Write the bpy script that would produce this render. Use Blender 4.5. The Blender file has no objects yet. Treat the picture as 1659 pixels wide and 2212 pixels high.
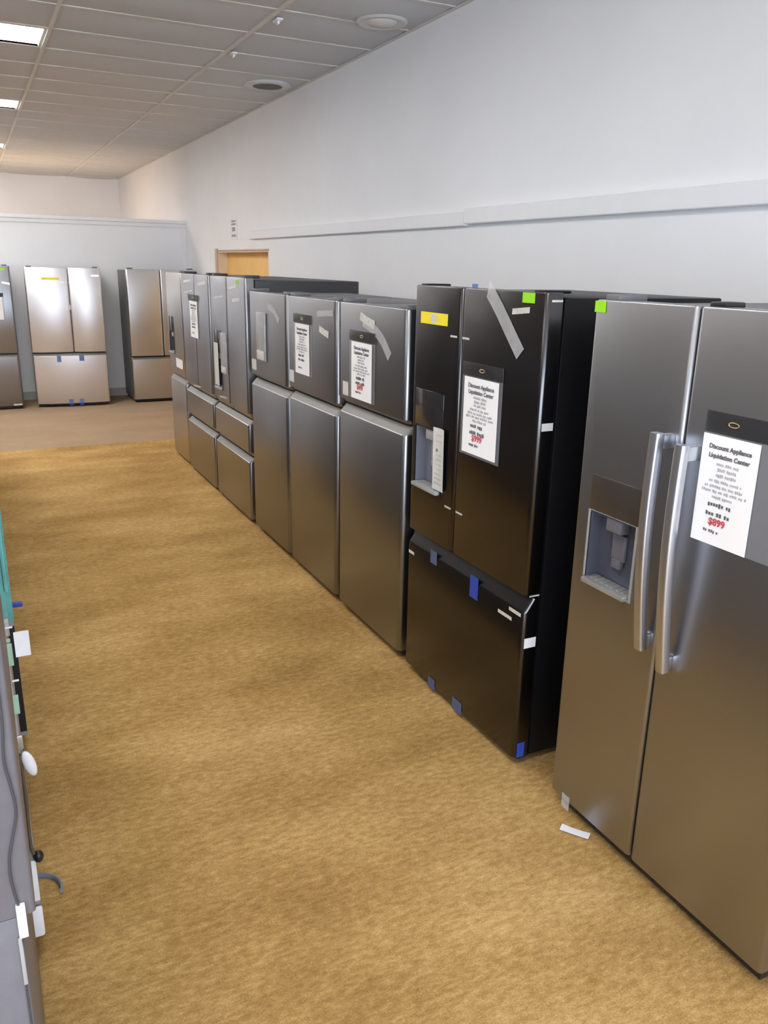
import bpy, bmesh, math, random
from mathutils import Vector, Matrix
random.seed(7)
SC = bpy.context.scene
COL = SC.collection
PI = math.pi

# ------------------------------------------------------------------ materials
def new_mat(name):
    m = bpy.data.materials.new(name); m.use_nodes = True
    nt = m.node_tree
    return m, nt, nt.nodes['Principled BSDF']

def tex_noise(nt, scale, detail=3.0, rough=0.55, stretch=(1, 1, 1), coord='Object'):
    tc = nt.nodes.new('ShaderNodeTexCoord'); mp = nt.nodes.new('ShaderNodeMapping')
    mp.inputs['Scale'].default_value = stretch
    n = nt.nodes.new('ShaderNodeTexNoise')
    n.inputs['Scale'].default_value = scale; n.inputs['Detail'].default_value = detail
    n.inputs['Roughness'].default_value = rough
    nt.links.new(tc.outputs[coord], mp.inputs['Vector']); nt.links.new(mp.outputs['Vector'], n.inputs['Vector'])
    return n

def ramp(nt, src, c0, c1, p0=0.3, p1=0.7):
    r = nt.nodes.new('ShaderNodeValToRGB')
    r.color_ramp.elements[0].position = p0; r.color_ramp.elements[1].position = p1
    r.color_ramp.elements[0].color = (*c0, 1); r.color_ramp.elements[1].color = (*c1, 1)
    nt.links.new(src, r.inputs['Fac'])
    return r

def add_bump(nt, b, src, strength, dist):
    bp = nt.nodes.new('ShaderNodeBump')
    bp.inputs['Strength'].default_value = strength; bp.inputs['Distance'].default_value = dist
    nt.links.new(src, bp.inputs['Height']); nt.links.new(bp.outputs['Normal'], b.inputs['Normal'])

def plain(name, col, rough=0.5, metal=0.0, vary=0.06, scale=6.0, bump=0.0, alpha=1.0, coat=0.0, spec=0.5):
    m, nt, b = new_mat(name)
    n = tex_noise(nt, scale)
    c0 = tuple(max(0, c * (1 - vary)) for c in col); c1 = tuple(min(1, c * (1 + vary)) for c in col)
    r = ramp(nt, n.outputs['Fac'], c0, c1)
    nt.links.new(r.outputs['Color'], b.inputs['Base Color'])
    b.inputs['Roughness'].default_value = rough; b.inputs['Metallic'].default_value = metal
    b.inputs['Alpha'].default_value = alpha; b.inputs['Coat Weight'].default_value = coat
    b.inputs['Specular IOR Level'].default_value = spec
    if bump: add_bump(nt, b, n.outputs['Fac'], bump, 0.01)
    return m

def steel(name, col, rough=0.3, metal=1.0):
    """brushed sheet metal: fine streaks running across the door width"""
    m, nt, b = new_mat(name)
    n = tex_noise(nt, 14.0, 5.0, 0.7, (40, 0.5, 40))
    c0 = tuple(c * 0.975 for c in col); c1 = tuple(min(1, c * 1.025) for c in col)
    r = ramp(nt, n.outputs['Fac'], c0, c1)
    nt.links.new(r.outputs['Color'], b.inputs['Base Color'])
    b.inputs['Metallic'].default_value = metal
    mr = nt.nodes.new('ShaderNodeMapRange')
    mr.inputs['To Min'].default_value = rough - 0.012; mr.inputs['To Max'].default_value = rough + 0.012
    nt.links.new(n.outputs['Fac'], mr.inputs['Value']); nt.links.new(mr.outputs['Result'], b.inputs['Roughness'])
    return m

def emit(name, col, strength):
    m, nt, b = new_mat(name)
    b.inputs['Base Color'].default_value = (0.9, 0.9, 0.9, 1)
    b.inputs['Emission Color'].default_value = (*col, 1); b.inputs['Emission Strength'].default_value = strength
    return m

M = {}
M['steel'] = steel('stainless', (0.36, 0.365, 0.385), 0.35)
M['steel_mid'] = steel('mid_stainless', (0.33, 0.335, 0.355), 0.32)
M['steel_dark'] = steel('dark_stainless', (0.275, 0.28, 0.29), 0.32)
M['steel_black'] = steel('black_stainless', (0.085, 0.083, 0.086), 0.24)
M['steel_bright'] = steel('bright_stainless', (0.84, 0.83, 0.86), 0.40)
M['steel_grey'] = steel('grey_stainless', (0.52, 0.50, 0.48), 0.32)
M['steel_light'] = steel('light_stainless', (0.70, 0.69, 0.69), 0.36)
M['handle'] = steel('handle_steel', (0.60, 0.63, 0.70), 0.36)
M['door_grey'] = plain('left_row_grey', (0.30, 0.30, 0.31), 0.4, 0.0, 0.04, 20)
M['cab_grey'] = plain('cabinet_grey', (0.15, 0.15, 0.16), 0.45, 0.0, 0.05, 40, 0.05)
M['ledge'] = plain('grip_ledge_metal', (0.20, 0.195, 0.18), 0.5, 0.0)
M['cab_light'] = plain('cabinet_light', (0.135, 0.13, 0.145), 0.4, 0.0, 0.05, 40, 0.05)
M['cab_dark'] = plain('cabinet_dark', (0.045, 0.045, 0.05), 0.45, 0.0, 0.05, 40, 0.05)
M['cab_black'] = plain('cabinet_black', (0.004, 0.004, 0.005), 0.4, 0.0, 0.05, 40, 0.05, spec=0.25)
M['black'] = plain('black_plastic', (0.012, 0.012, 0.013), 0.4)
M['panel_black'] = plain('glossy_black_panel', (0.02, 0.02, 0.022), 0.12)
M['panel_bronze'] = plain('dispenser_panel', (0.10, 0.085, 0.07), 0.3, 0.6)
M['liner'] = plain('dispenser_liner', (0.16, 0.17, 0.21), 0.35)
M['liner_dark'] = plain('dispenser_liner_dark', (0.07, 0.075, 0.10), 0.3)
M['grey_plastic'] = plain('grey_plastic', (0.33, 0.33, 0.33), 0.4)
M['pad_dark'] = plain('paddle_dark', (0.13, 0.13, 0.15), 0.35)
M['silver_tray'] = plain('silver_tray', (0.42, 0.42, 0.41), 0.3, 0.5)
M['paper'] = plain('paper', (0.86, 0.86, 0.87), 0.75, 0, 0.015, 12)
M['paper_grey'] = plain('paper_grey', (0.60, 0.60, 0.57), 0.7, 0, 0.04, 25)
M['manual'] = plain('manual_bag_grey', (0.36, 0.36, 0.36), 0.3, 0, 0.12, 25)
M['ink'] = plain('ink', (0.10, 0.10, 0.11), 0.8)
M['ink_soft'] = plain('ink_soft', (0.40, 0.40, 0.42), 0.8)
M['ink_red'] = plain('ink_red', (0.55, 0.06, 0.08), 0.8)
M['sleeve'] = plain('sleeve_smoke', (0.03, 0.03, 0.032), 0.25, alpha=0.45)
M['sleeve_clear'] = plain('sleeve_clear', (0.5, 0.5, 0.55), 0.15, alpha=0.16)
M['brass'] = plain('brass', (0.75, 0.60, 0.28), 0.3, 1.0)
M['blue_tape'] = plain('blue_tape', (0.02, 0.055, 0.36), 0.55, 0, 0.15, 60)
M['blue_faded'] = plain('blue_tape_faded', (0.075, 0.105, 0.20), 0.55, 0, 0.15, 60)
M['blue_pale'] = plain('blue_tape_pale', (0.13, 0.22, 0.45), 0.55, 0, 0.15, 60)
M['lime'] = plain('lime_sticker', (0.30, 0.72, 0.01), 0.6, 0, 0.05, 30)
M['yellow'] = plain('yellow_sticker', (0.88, 0.74, 0.03), 0.5, 0, 0.05, 30)
M['clear_tape'] = plain('clear_tape', (0.75, 0.75, 0.76), 0.12, 0, 0.08, 25, alpha=0.30)
M['glint_tape'] = plain('shiny_tape', (0.85, 0.84, 0.80), 0.2, 0.3, 0.15, 60, 0.2, alpha=0.85)
M['teal'] = plain('teal_film', (0.13, 0.42, 0.40), 0.35, 0, 0.15, 25)
M['pale_green'] = plain('pale_green_foam', (0.33, 0.52, 0.40), 0.6, 0, 0.12, 30)
M['white_tag'] = plain('white_tag', (0.82, 0.82, 0.86), 0.6, 0, 0.03, 30)
M['cord'] = plain('grey_cord', (0.05, 0.05, 0.06), 0.5)
M['brown_cord'] = plain('brown_cord', (0.10, 0.075, 0.05), 0.5)
M['hook_blue'] = plain('blue_grey_plastic', (0.20, 0.24, 0.30), 0.5)
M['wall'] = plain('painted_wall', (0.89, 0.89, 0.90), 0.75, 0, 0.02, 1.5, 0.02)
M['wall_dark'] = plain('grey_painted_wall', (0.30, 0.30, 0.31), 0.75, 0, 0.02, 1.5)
M['trimw'] = plain('trim_white', (0.87, 0.87, 0.88), 0.5, 0, 0.02, 3)
M['base'] = plain('baseboard_beige', (0.50, 0.48, 0.43), 0.6)
M['tbar'] = plain('ceiling_grid_bar', (0.68, 0.65, 0.60), 0.6)
M['door_wood'] = plain('door_yellow_wood', (0.90, 0.55, 0.16), 0.5, 0, 0.05, 4)
M['door_frame'] = plain('door_frame_tan', (0.56, 0.40, 0.28), 0.5)
M['reveal'] = plain('door_reveal_cream', (0.85, 0.72, 0.56), 0.6)
M['vent_white'] = plain('vent_white', (0.62, 0.62, 0.61), 0.5)
M['vent_dark'] = plain('vent_dark', (0.05, 0.055, 0.055), 0.5)
M['sign_grey'] = plain('sign_grey', (0.33, 0.33, 0.34), 0.6)
M['lamp'] = emit('lamp_diffuser', (1.0, 0.985, 0.97), 20.0)

def carpet_mat(name, d, mid, l, fine=240.0):
    m, nt, b = new_mat(name)
    big = tex_noise(nt, 1.1, 4, 0.6, (1.0, 1.8, 1))
    med = tex_noise(nt, 34, 6, 0.78, (0.7, 1.6, 1))
    fin = tex_noise(nt, fine, 4, 0.7, (0.7, 1.4, 1))
    a = nt.nodes.new('ShaderNodeMath'); a.operation = 'MULTIPLY_ADD'
    a.inputs[1].default_value = 0.45
    nt.links.new(med.outputs['Fac'], a.inputs[0])
    mm = nt.nodes.new('ShaderNodeMath'); mm.operation = 'MULTIPLY'; mm.inputs[1].default_value = 0.35
    nt.links.new(big.outputs['Fac'], mm.inputs[0]); nt.links.new(mm.outputs[0], a.inputs[2])
    a2 = nt.nodes.new('ShaderNodeMath'); a2.operation = 'MULTIPLY_ADD'; a2.inputs[1].default_value = 0.35
    nt.links.new(fin.outputs['Fac'], a2.inputs[0]); nt.links.new(a.outputs[0], a2.inputs[2])
    r = ramp(nt, a2.outputs[0], d, l, 0.45, 0.70)
    e = r.color_ramp.elements.new(0.57); e.color = (*mid, 1)
    nt.links.new(r.outputs['Color'], b.inputs['Base Color'])
    b.inputs['Roughness'].default_value = 0.95; b.inputs['Specular IOR Level'].default_value = 0.1
    add_bump(nt, b, a2.outputs[0], 0.6, 0.012)
    return m
M['carpet'] = carpet_mat('gold_carpet', (0.255, 0.142, 0.042), (0.45, 0.27, 0.092), (0.73, 0.49, 0.21))
M['carpet_far_lighting'] = carpet_mat('far_lighting_tone', (0.36, 0.255, 0.16), (0.42, 0.30, 0.19), (0.48, 0.35, 0.23))  # different lighting at the far end painted in as a duller floor colour
def ceil_mat():
    m, nt, b = new_mat('ceiling_tile')
    n = tex_noise(nt, 160, 4, 0.7)
    r = ramp(nt, n.outputs['Fac'], (0.545, 0.545, 0.55), (0.625, 0.625, 0.63))
    nt.links.new(r.outputs['Color'], b.inputs['Base Color']); b.inputs['Roughness'].default_value = 0.9
    return m
M['tile'] = ceil_mat()

# ------------------------------------------------------------------ mesh helpers
def finish(name, bm, mat, parent=None, loc=None, rz=0.0, smooth=True, angle=35):
    bmesh.ops.remove_doubles(bm, verts=bm.verts, dist=1e-6)
    bmesh.ops.recalc_face_normals(bm, faces=bm.faces)
    me = bpy.data.meshes.new(name); bm.to_mesh(me); bm.free()
    mats = mat if isinstance(mat, (list, tuple)) else [mat]
    for m in mats: me.materials.append(M[m])
    if smooth:
        me.shade_smooth(); me.set_sharp_from_angle(angle=math.radians(angle))
    o = bpy.data.objects.new(name, me); COL.objects.link(o)
    if parent is not None: o.parent = parent
    if loc is not None: o.location = loc
    if rz: o.rotation_euler = (0, 0, rz)
    return o

def box(bm, x0, x1, y0, y1, z0, z1, bev=0.0, seg=2):
    t = bmesh.new()
    vs = [t.verts.new((x, y, z)) for x in (x0, x1) for y in (y0, y1) for z in (z0, z1)]
    for f in ((0, 1, 3, 2), (4, 6, 7, 5), (0, 4, 5, 1), (2, 3, 7, 6), (0, 2, 6, 4), (1, 5, 7, 3)):
        t.faces.new([vs[i] for i in f])
    if bev > 0:
        bmesh.ops.bevel(t, geom=list(t.edges), offset=bev, segments=seg, affect='EDGES', profile=0.5)
    me = bpy.data.meshes.new('tmp'); t.to_mesh(me); t.free(); bm.from_mesh(me); bpy.data.meshes.remove(me)
    return bm

def loft(bm, rings, cap=True):
    rv = [[bm.verts.new(p) for p in r] for r in rings]
    n = len(rv[0])
    for a, b in zip(rv[:-1], rv[1:]):
        for i in range(n):
            bm.faces.new((a[i], a[(i + 1) % n], b[(i + 1) % n], b[i]))
    if cap:
        bm.faces.new(list(reversed(rv[0]))); bm.faces.new(rv[-1])
    return bm

def sweep(bm, pts, w, h, n=10, side=Vector((0, 1, 0)), power=2.0):
    """tube along pts; section w (along side) by h, superellipse"""
    rings = []
    P = [Vector(p) for p in pts]
    for i, p in enumerate(P):
        t = (P[min(i + 1, len(P) - 1)] - P[max(i - 1, 0)]).normalized()
        s = (side - t * side.dot(t)).normalized(); u = t.cross(s)
        ring = []
        for k in range(n):
            a = 2 * PI * k / n; c, d = math.cos(a), math.sin(a)
            c = math.copysign(abs(c) ** (2 / power), c); d = math.copysign(abs(d) ** (2 / power), d)
            ring.append(p + s * (c * w / 2) + u * (d * h / 2))
        rings.append(ring)
    return loft(bm, rings)

def smooth_path(pts, n=8):
    P = [Vector(p) for p in pts]; out = []
    for i in range(len(P) - 1):
        p0, p1, p2, p3 = P[max(i - 1, 0)], P[i], P[i + 1], P[min(i + 2, len(P) - 1)]
        for k in range(n):
            t = k / n
            out.append(0.5 * ((2 * p1) + (p2 - p0) * t + (2 * p0 - 5 * p1 + 4 * p2 - p3) * t * t + (3 * p1 - p0 - 3 * p2 + p3) * t ** 3))
    out.append(P[-1]); return out

def door_bm(y0, y1, z0, z1, T=0.065, r=0.018, bow=0.0, scoop=0.0, bev=0.005, under=0.0):
    """door slab: front at x=0 (rounded vertical edges, optional bow), back at x=T; scoop = slanted grip ledge on top edge;
    under = grip recess under the bottom edge"""
    yc, hw = (y0 + y1) / 2, (y1 - y0) / 2
    def ring(z, dx, ins):
        a0, a1 = y0 + ins, y1 - ins
        pts = [(T, a0), (T, a1)]
        def fx(y): return dx + ins - bow * (1 - ((y - yc) / hw) ** 2)
        for k in range(7):
            a = PI / 2 * k / 6
            y = a1 - r + r * math.cos(a); x = fx(a1 - r) + r - r * math.sin(a)
            pts.append((x, y))
        if bow:
            for k in range(1, 12):
                y = a1 - r + (a0 + r - a1 + r) * k / 12; pts.append((fx(y), y))
        for k in range(7):
            a = PI / 2 * k / 6
            y = a0 + r - r * math.sin(a); x = fx(a0 + r) + r - r * math.cos(a)
            pts.append((x, y))
        return [(x, y, z) for x, y in pts]
    L = []
    if under:
        L += [(z0, 0.03, 0.0), (z0 + under * 0.8, 0.022, 0), (z0 + under, 0.0, 0)]
    else:
        L += [(z0, 0, bev), (z0 + bev * 0.3, 0, bev * 0.3), (z0 + bev, 0, 0)]
    if scoop:
        L += [(z1 - scoop, 0, 0), (z1 - scoop * 0.86, 0.004, 0), (z1 - scoop * 0.15, 0.032, 0), (z1, 0.036, 0)]
    else:
        L += [(z1 - bev, 0, 0), (z1 - bev * 0.3, 0, bev * 0.3), (z1, 0, bev)]
    bm = loft(bmesh.new(), [ring(*l) for l in L])
    if scoop:
        for f in bm.faces:
            if min(v.co.z for v in f.verts) > z1 - scoop * 0.9: f.material_index = 1
    return bm

def cut(o, x0, x1, y0, y1, z0, z1, bev=0.006):
    """remove a box from a mesh object (dispenser cavity)"""
    b = bmesh.new(); box(b, x0, x1, y0, y1, z0, z1, bev, 2)
    bmesh.ops.recalc_face_normals(b, faces=b.faces)
    me = bpy.data.meshes.new('cutter'); b.to_mesh(me); b.free()
    c = bpy.data.objects.new('cutter', me); COL.objects.link(c)
    par = o.parent; o.parent = None
    md = o.modifiers.new('b', 'BOOLEAN'); md.operation = 'DIFFERENCE'; md.object = c; md.solver = 'EXACT'
    dg = bpy.context.evaluated_depsgraph_get(); dg.update()
    nm = bpy.data.meshes.new_from_object(o.evaluated_get(dg))
    o.modifiers.clear(); o.data = nm
    nm.set_sharp_from_angle(angle=math.radians(35))
    o.parent = par
    bpy.data.objects.remove(c)

# ------------------------------------------------------------------ scene-graph helpers
def tag(o, label, cat, group=None, kind=None):
    if label: o['label'] = label
    if cat: o['category'] = cat
    if group: o['group'] = group
    if kind: o['kind'] = kind
    return o

def thing(name, label, cat, loc=(0, 0, 0), rz=0.0, group=None):
    o = bpy.data.objects.new(name, None); COL.objects.link(o)
    o.empty_display_size = 0.1; o.location = loc; o.rotation_euler = (0, 0, rz)
    return tag(o, label, cat, group)

def part(name, bm, mat, parent, label=None, **k):
    o = finish(name, bm, mat, parent, **k)
    if label: o['label'] = label
    return o

def struct(name, bm, mat, smooth=False, **k):
    o = finish(name, bm, mat, None, smooth=smooth, **k); o['kind'] = 'structure'; return o

def text_mesh(body, size, mat, parent, loc, name='printed_text', align='CENTER', bold=0.0):
    """lettering on a face that looks towards local -x, reading left (+y) to right (-y)"""
    cu = bpy.data.curves.new(name, 'FONT'); cu.body = body; cu.size = size; cu.align_x = align; cu.align_y = 'CENTER'
    cu.offset = bold; cu.extrude = 0.0002; cu.resolution_u = 3
    t = bpy.data.objects.new(name, cu); COL.objects.link(t)
    dg = bpy.context.evaluated_depsgraph_get(); dg.update()
    me = bpy.data.meshes.new_from_object(t.evaluated_get(dg))
    bpy.data.objects.remove(t)
    R = Matrix(((0, 0, -1, 0), (-1, 0, 0, 0), (0, 1, 0, 0), (0, 0, 0, 1)))
    me.transform(R)
    me.materials.clear(); me.materials.append(M[mat])
    o = bpy.data.objects.new(name, me); COL.objects.link(o); o.parent = parent; o.location = loc
    return o

def sheet(bm, y0, y1, z0, z1, x=-0.0012, t=0.0006, curl=0.0, skew=0.0):
    """thin sheet on a door face, slightly curled off the surface towards its ends"""
    n = 8
    rings = []
    for i in range(n + 1):
        u = i / n; y = y0 + (y1 - y0) * u
        rings.append((y, curl * (2 * u - 1) ** 2))
    f = [[], []]
    for k, dx in enumerate((0, -t)):
        for y, c in rings:
            f[k].append((bm.verts.new((x + dx - c * 0.3, y, z0 + skew * (y - y0))), bm.verts.new((x + dx - c, y, z1 + skew * (y - y0)))))
    for i in range(n):
        for k in (0, 1):
            bm.faces.new((f[k][i][0], f[k][i + 1][0], f[k][i + 1][1], f[k][i][1]))
        for j in (0, 1):
            bm.faces.new((f[0][i][j], f[0][i + 1][j], f[1][i + 1][j], f[1][i][j]))
    for i in (0, n):
        bm.faces.new((f[0][i][0], f[0][i][1], f[1][i][1], f[1][i][0]))
    return bm

def patch(name, parent, mat, y0, y1, z0, z1, label=None, x=-0.0008, t=0.0006, skew=0.0, curl=0.0):
    return part(name, sheet(bmesh.new(), y0, y1, z0, z1, x, t, curl, skew), mat, parent, label)

def ribbon(name, parent, mat, pts, w, label=None, t=0.0008):
    """strip of tape lying on the front: pts = (x, y, z) centreline"""
    P = smooth_path(pts, 6); bm = bmesh.new(); rings = []
    for i, p in enumerate(P):
        tg = (P[min(i + 1, len(P) - 1)] - P[max(i - 1, 0)]).normalized()
        s = tg.cross(Vector((1, 0, 0)))
        s = s.normalized() if s.length > 1e-4 else Vector((0, 1, 0))
        u = s.cross(tg).normalized()
        rings.append([p + s * w / 2 - u * t / 2, p + s * w / 2 + u * t / 2, p - s * w / 2 + u * t / 2, p - s * w / 2 - u * t / 2])
    loft(bm, rings)
    return part(name, bm, mat, parent, label, smooth=False)

# ------------------------------------------------------------------ fridge building blocks (local: front at x=0 facing -x, left = +y)
def cabinet(root, W, D, H, mat, T=0.065, foot=0.035):
    hw = W / 2
    b = bmesh.new(); box(b, T + 0.012, D, -hw + 0.004, hw - 0.004, foot, H - 0.012, 0.006)
    part('cabinet', b, mat, root)
    b = bmesh.new(); box(b, T - 0.002, T + 0.013, -hw + 0.014, hw - 0.014, foot + 0.02, H - 0.02)
    part('gasket', b, 'black', root, smooth=False)
    b = bmesh.new(); box(b, 0.035, 0.075, -hw + 0.02, hw - 0.02, 0.012, foot + 0.012, 0.002)
    for i in range(9):
        y = -hw + 0.08 + (W - 0.16) * i / 8
        box(b, 0.031, 0.036, y - 0.028, y + 0.028, 0.018, foot)
    part('toe_grille', b, 'black', root)
    for x in (0.09, D - 0.06):
        for s in (-1, 1):
            b = bmesh.new()
            bmesh.ops.create_cone(b, cap_ends=True, segments=14, radius1=0.022, radius2=0.018, depth=foot + 0.006,
                                  matrix=Matrix.Translation((x, s * (hw - 0.06), (foot + 0.006) / 2)))
            part('foot', b, 'black', root)

def hinge(root, y, z, mat='cab_dark', L=0.11, hh=0.017):
    b = bmesh.new(); box(b, 0.012, 0.012 + L, y - 0.03, y + 0.03, z - 0.004, z + hh, 0.004 if hh < 0.01 else 0.005)
    part('hinge_cover', b, mat, root)

def dispenser(door, y0, y1, z0, z1, zp, depth=0.05, panel='panel_black', liner='liner', frame='black', tray='grey_plastic', pad='grey_plastic'):
    """recess z0..zp under a control panel zp..z1 in the door front"""
    cut(door, -0.03, depth, y0, y1, z0, zp, 0.01)
    e = 0.0025
    b = bmesh.new()
    a0, a1, c0, c1 = y0 + e, y1 - e, z0 + e, zp - e
    box(b, depth - 0.004, depth - 0.001, a0, a1, c0, c1)
    box(b, 0.0015, depth - 0.002, a0, a0 + 0.003, c0, c1); box(b, 0.0015, depth - 0.002, a1 - 0.003, a1, c0, c1)
    box(b, 0.0015, depth - 0.002, a0, a1, c1 - 0.003, c1); box(b, 0.0015, depth - 0.002, a0, a1, c0, c0 + 0.003)
    part('dispenser_recess', b, liner, door, smooth=False)
    b = bmesh.new(); box(b, -0.003, 0.002, y0 - 0.006, y1 + 0.006, zp + 0.002, z1, 0.002)
    part('control_panel', b, panel, door)
    b = bmesh.new()
    pr = []
    for x, g in ((0.002, 0.0), (-0.004, 0.0), (-0.004, 0.006), (0.002, 0.006)):
        pr.append([(x, y0 - g, z0 - g), (x, y1 + g, z0 - g), (x, y1 + g, zp + g * 0.2), (x, y0 - g, zp + g * 0.2)])
    loft(b, pr + [pr[0]], cap=False)
    part('dispenser_frame', b, frame, door, smooth=False)
    yc = (y0 + y1) / 2
    b = bmesh.new()
    box(b, depth - 0.018, depth - 0.006, yc - 0.03, yc + 0.03, zp - 0.145, zp - 0.06, 0.005)
    box(b, depth - 0.024, depth - 0.006, yc - 0.02, yc + 0.02, zp - 0.17, zp - 0.14, 0.004)
    part('dispenser_paddle', b, pad, door)
    b = bmesh.new(); box(b, 0.004, depth - 0.008, yc - 0.035, yc + 0.035, zp - 0.05, zp - 0.006, 0.006)
    part('dispenser_spout', b, pad, door)
    b = bmesh.new()
    box(b, -0.022, depth - 0.006, y0 + 0.005, y1 - 0.005, z0 - 0.004, z0 + 0.013, 0.004)
    for i in range(7):
        yy = y0 + 0.03 + (y1 - y0 - 0.06) * i / 6
        box(b, 0.0, depth - 0.014, yy - 0.005, yy + 0.005, z0 + 0.012, z0 + 0.0155)
    part('drip_tray', b, tray, door)

def bow_handle(parent, y, z0, z1, out0=0.024, out1=0.058, bulge=0.018, w=0.033, h=0.032, mat='handle'):
    pts = []
    for i in range(25):
        u = i / 24
        pts.append((-(out0 + (out1 - out0) * u + bulge * math.sin(PI * u)), y, z0 + (z1 - z0) * u))
    b = bmesh.new(); sweep(b, pts, w, h, 16, power=4.0)
    for z, oo in ((z0 + 0.025, out0), (z1 - 0.025, out1)):
        box(b, -oo - 0.002, 0.0005, y - w * 0.36, y + w * 0.36, z - 0.02, z + 0.02, 0.004)
    part('handle', b, mat, parent)

def row_fridge(name, label, Y0, Y1, X=1.69, group='refrigerators in the row along the right wall'):
    return thing(name, label, 'refrigerator', (X, (Y0 + Y1) / 2, 0), 0, group)

# ------------------------------------------------------------------ price sheet in a hanging sleeve
def word_line(bm, yc, z, width, h, seed):
    rnd = random.Random(seed)
    y = yc + width / 2
    while y > yc - width / 2 + h * 0.5:
        wl = min(h * rnd.uniform(1.2, 4.5), y - (yc - width / 2))
        k = max(1, int(wl / (h * 0.62)))
        for i in range(k):
            a = y - wl * i / k; b_ = a - wl / k * 0.72
            up = h * rnd.choice((0.32, 0.32, 0.5)); dn = h * rnd.choice((0.32, 0.32, 0.32, 0.5))
            v = [bm.verts.new((0, yy, zz)) for yy, zz in ((a, z - dn), (b_, z - dn), (b_, z + up), (a, z + up))]
            bm.faces.new(v)
        y -= wl + h * 0.55

def price_sign(label, loc, rz, w, h, price=None, sl=(0.02, 0.02, 0.055, 0.01), text=True, header='sleeve', tilt=0.0, seed=1, sleeve_mat='sleeve_clear'):
    """printed sheet in a hanging sleeve; loc = centre of the sheet on the door face"""
    r = thing('price_sign', label, 'price sign', loc, rz, 'printed price sheets hung on refrigerator doors')
    r.rotation_euler = (tilt, 0, rz)
    hw, hh = w / 2, h / 2
    l, rr, tp, bt = sl
    b = sheet(bmesh.new(), -hw - rr, hw + l, -hh - bt, hh + tp, -0.0016, 0.0006, 0.0)
    part('sleeve', b, sleeve_mat, r, 'clear hanging sleeve')
    b = bmesh.new(); box(b, -0.0042, -0.0026, -hw - rr, hw + l, hh + 0.004, hh + tp, 0.0006)
    hd = part('header_strip', b, header, r, 'smoky plastic header strip')
    b = bmesh.new()
    ring = []
    for k in range(18):
        a = 2 * PI * k / 18
        ring.append((-0.0045, 0.016 * math.cos(a), hh + tp * 0.55 + 0.006 * math.sin(a)))
    ring.append(ring[0]); ring.append(ring[1])
    sweep(b, ring, 0.003, 0.003, 8, side=Vector((1, 0, 0)))
    g = part('clip_ring', b, 'brass', hd, 'small brass ring')
    sh = part('paper_sheet', sheet(bmesh.new(), -hw, hw, -hh, hh, -0.0035, 0.0006, 0.0012), 'paper', r)
    if text:
        X = -0.0058
        s = w / 0.216
        for txt, z in (('Discount Appliance', 0.395), ('Liquidation Center', 0.315)):
            text_mesh(txt, 0.0205 * s, 'ink', sh, (X, 0, z * h), bold=0.0005)
        k = 0
        for z, y, wd, hz, m in ((0.245, 0, .40, .011, 'ink_soft'), (0.195, 0, .34, .011, 'ink_soft'), (0.145, 0, .36, .011, 'ink_soft'),
                                (0.090, 0, .58, .010, 'ink_soft'), (0.040, 0, .72, .010, 'ink_soft'), (-0.005, 0, .80, .010, 'ink_soft'),
                                (-0.055, 0, .40, .010, 'ink_soft'), (-0.125, .01, .42, .015, 'ink'), (-0.215, .012, .44, .015, 'ink'),
                                (-0.375, .03, .28, .011, 'ink')):
            b = bmesh.new(); k += 1
            word_line(b, 0, 0, wd * w, hz * s, seed * 31 + k)
            o = part('printed_line', b, m, sh, smooth=False); o.location = (X, y * s, z * h)
        if price: text_mesh(price, 0.032 * s, 'ink_red', sh, (X, 0.012 * s, -0.285 * h), bold=0.0008)
    return r

# ================================================================== THE ROOM
XL, XR, YF, YB, H = -7.0, 2.85, -4.6, 17.5, 3.36
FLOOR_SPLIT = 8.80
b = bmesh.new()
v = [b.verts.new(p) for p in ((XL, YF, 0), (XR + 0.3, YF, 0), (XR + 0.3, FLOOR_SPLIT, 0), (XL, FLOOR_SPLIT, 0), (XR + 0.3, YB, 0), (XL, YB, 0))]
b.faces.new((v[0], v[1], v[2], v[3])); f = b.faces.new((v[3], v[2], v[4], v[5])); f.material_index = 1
struct('floor', b, ['carpet', 'carpet_far_lighting'])

# right wall with a doorway
DY0, DY1, DZ = 8.48, 10.44, 1.985
b = bmesh.new(); tW = 0.16
box(b, XR, XR + tW, YF, DY0, 0, H); box(b, XR, XR + tW, DY1, YB, 0, H); box(b, XR, XR + tW, DY0, DY1, DZ, H)
struct('wall_right', b, 'wall')
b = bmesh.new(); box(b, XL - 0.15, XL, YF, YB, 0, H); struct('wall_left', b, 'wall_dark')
b = bmesh.new(); box(b, XL - 0.15, XR + tW, YB, YB + 0.15, 0, H); struct('wall_back', b, 'wall')
# front wall: storefront opening behind the photographer
WX0, WX1, WZ0, WZ1 = -6.4, 2.3, 0.45, 2.75
b = bmesh.new()
box(b, XL - 0.15, WX0, YF - 0.2, YF, 0, H); box(b, WX1, XR + tW, YF - 0.2, YF, 0, H)
box(b, WX0, WX1, YF - 0.2, YF, 0, WZ0); box(b, WX0, WX1, YF - 0.2, YF, WZ1, H)
struct('wall_front', b, 'wall')
w = bpy.data.objects.new('window_1', None); COL.objects.link(w); w['kind'] = 'structure'; w.location = ((WX0 + WX1) / 2, YF - 0.1, WZ0)
b = bmesh.new()
hwid = (WX1 - WX0) / 2
for i in range(6):
    x = -hwid + 2 * hwid * i / 5
    box(b, max(-hwid, x - 0.03), min(hwid, x + 0.03), -0.05, 0.05, 0, WZ1 - WZ0, 0.004)
box(b, -hwid, hwid, -0.05, 0.05, 0, 0.06, 0.004); box(b, -hwid, hwid, -0.05, 0.05, WZ1 - WZ0 - 0.06, WZ1 - WZ0, 0.004)
part('window_frame', b, 'grey_plastic', w)
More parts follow.
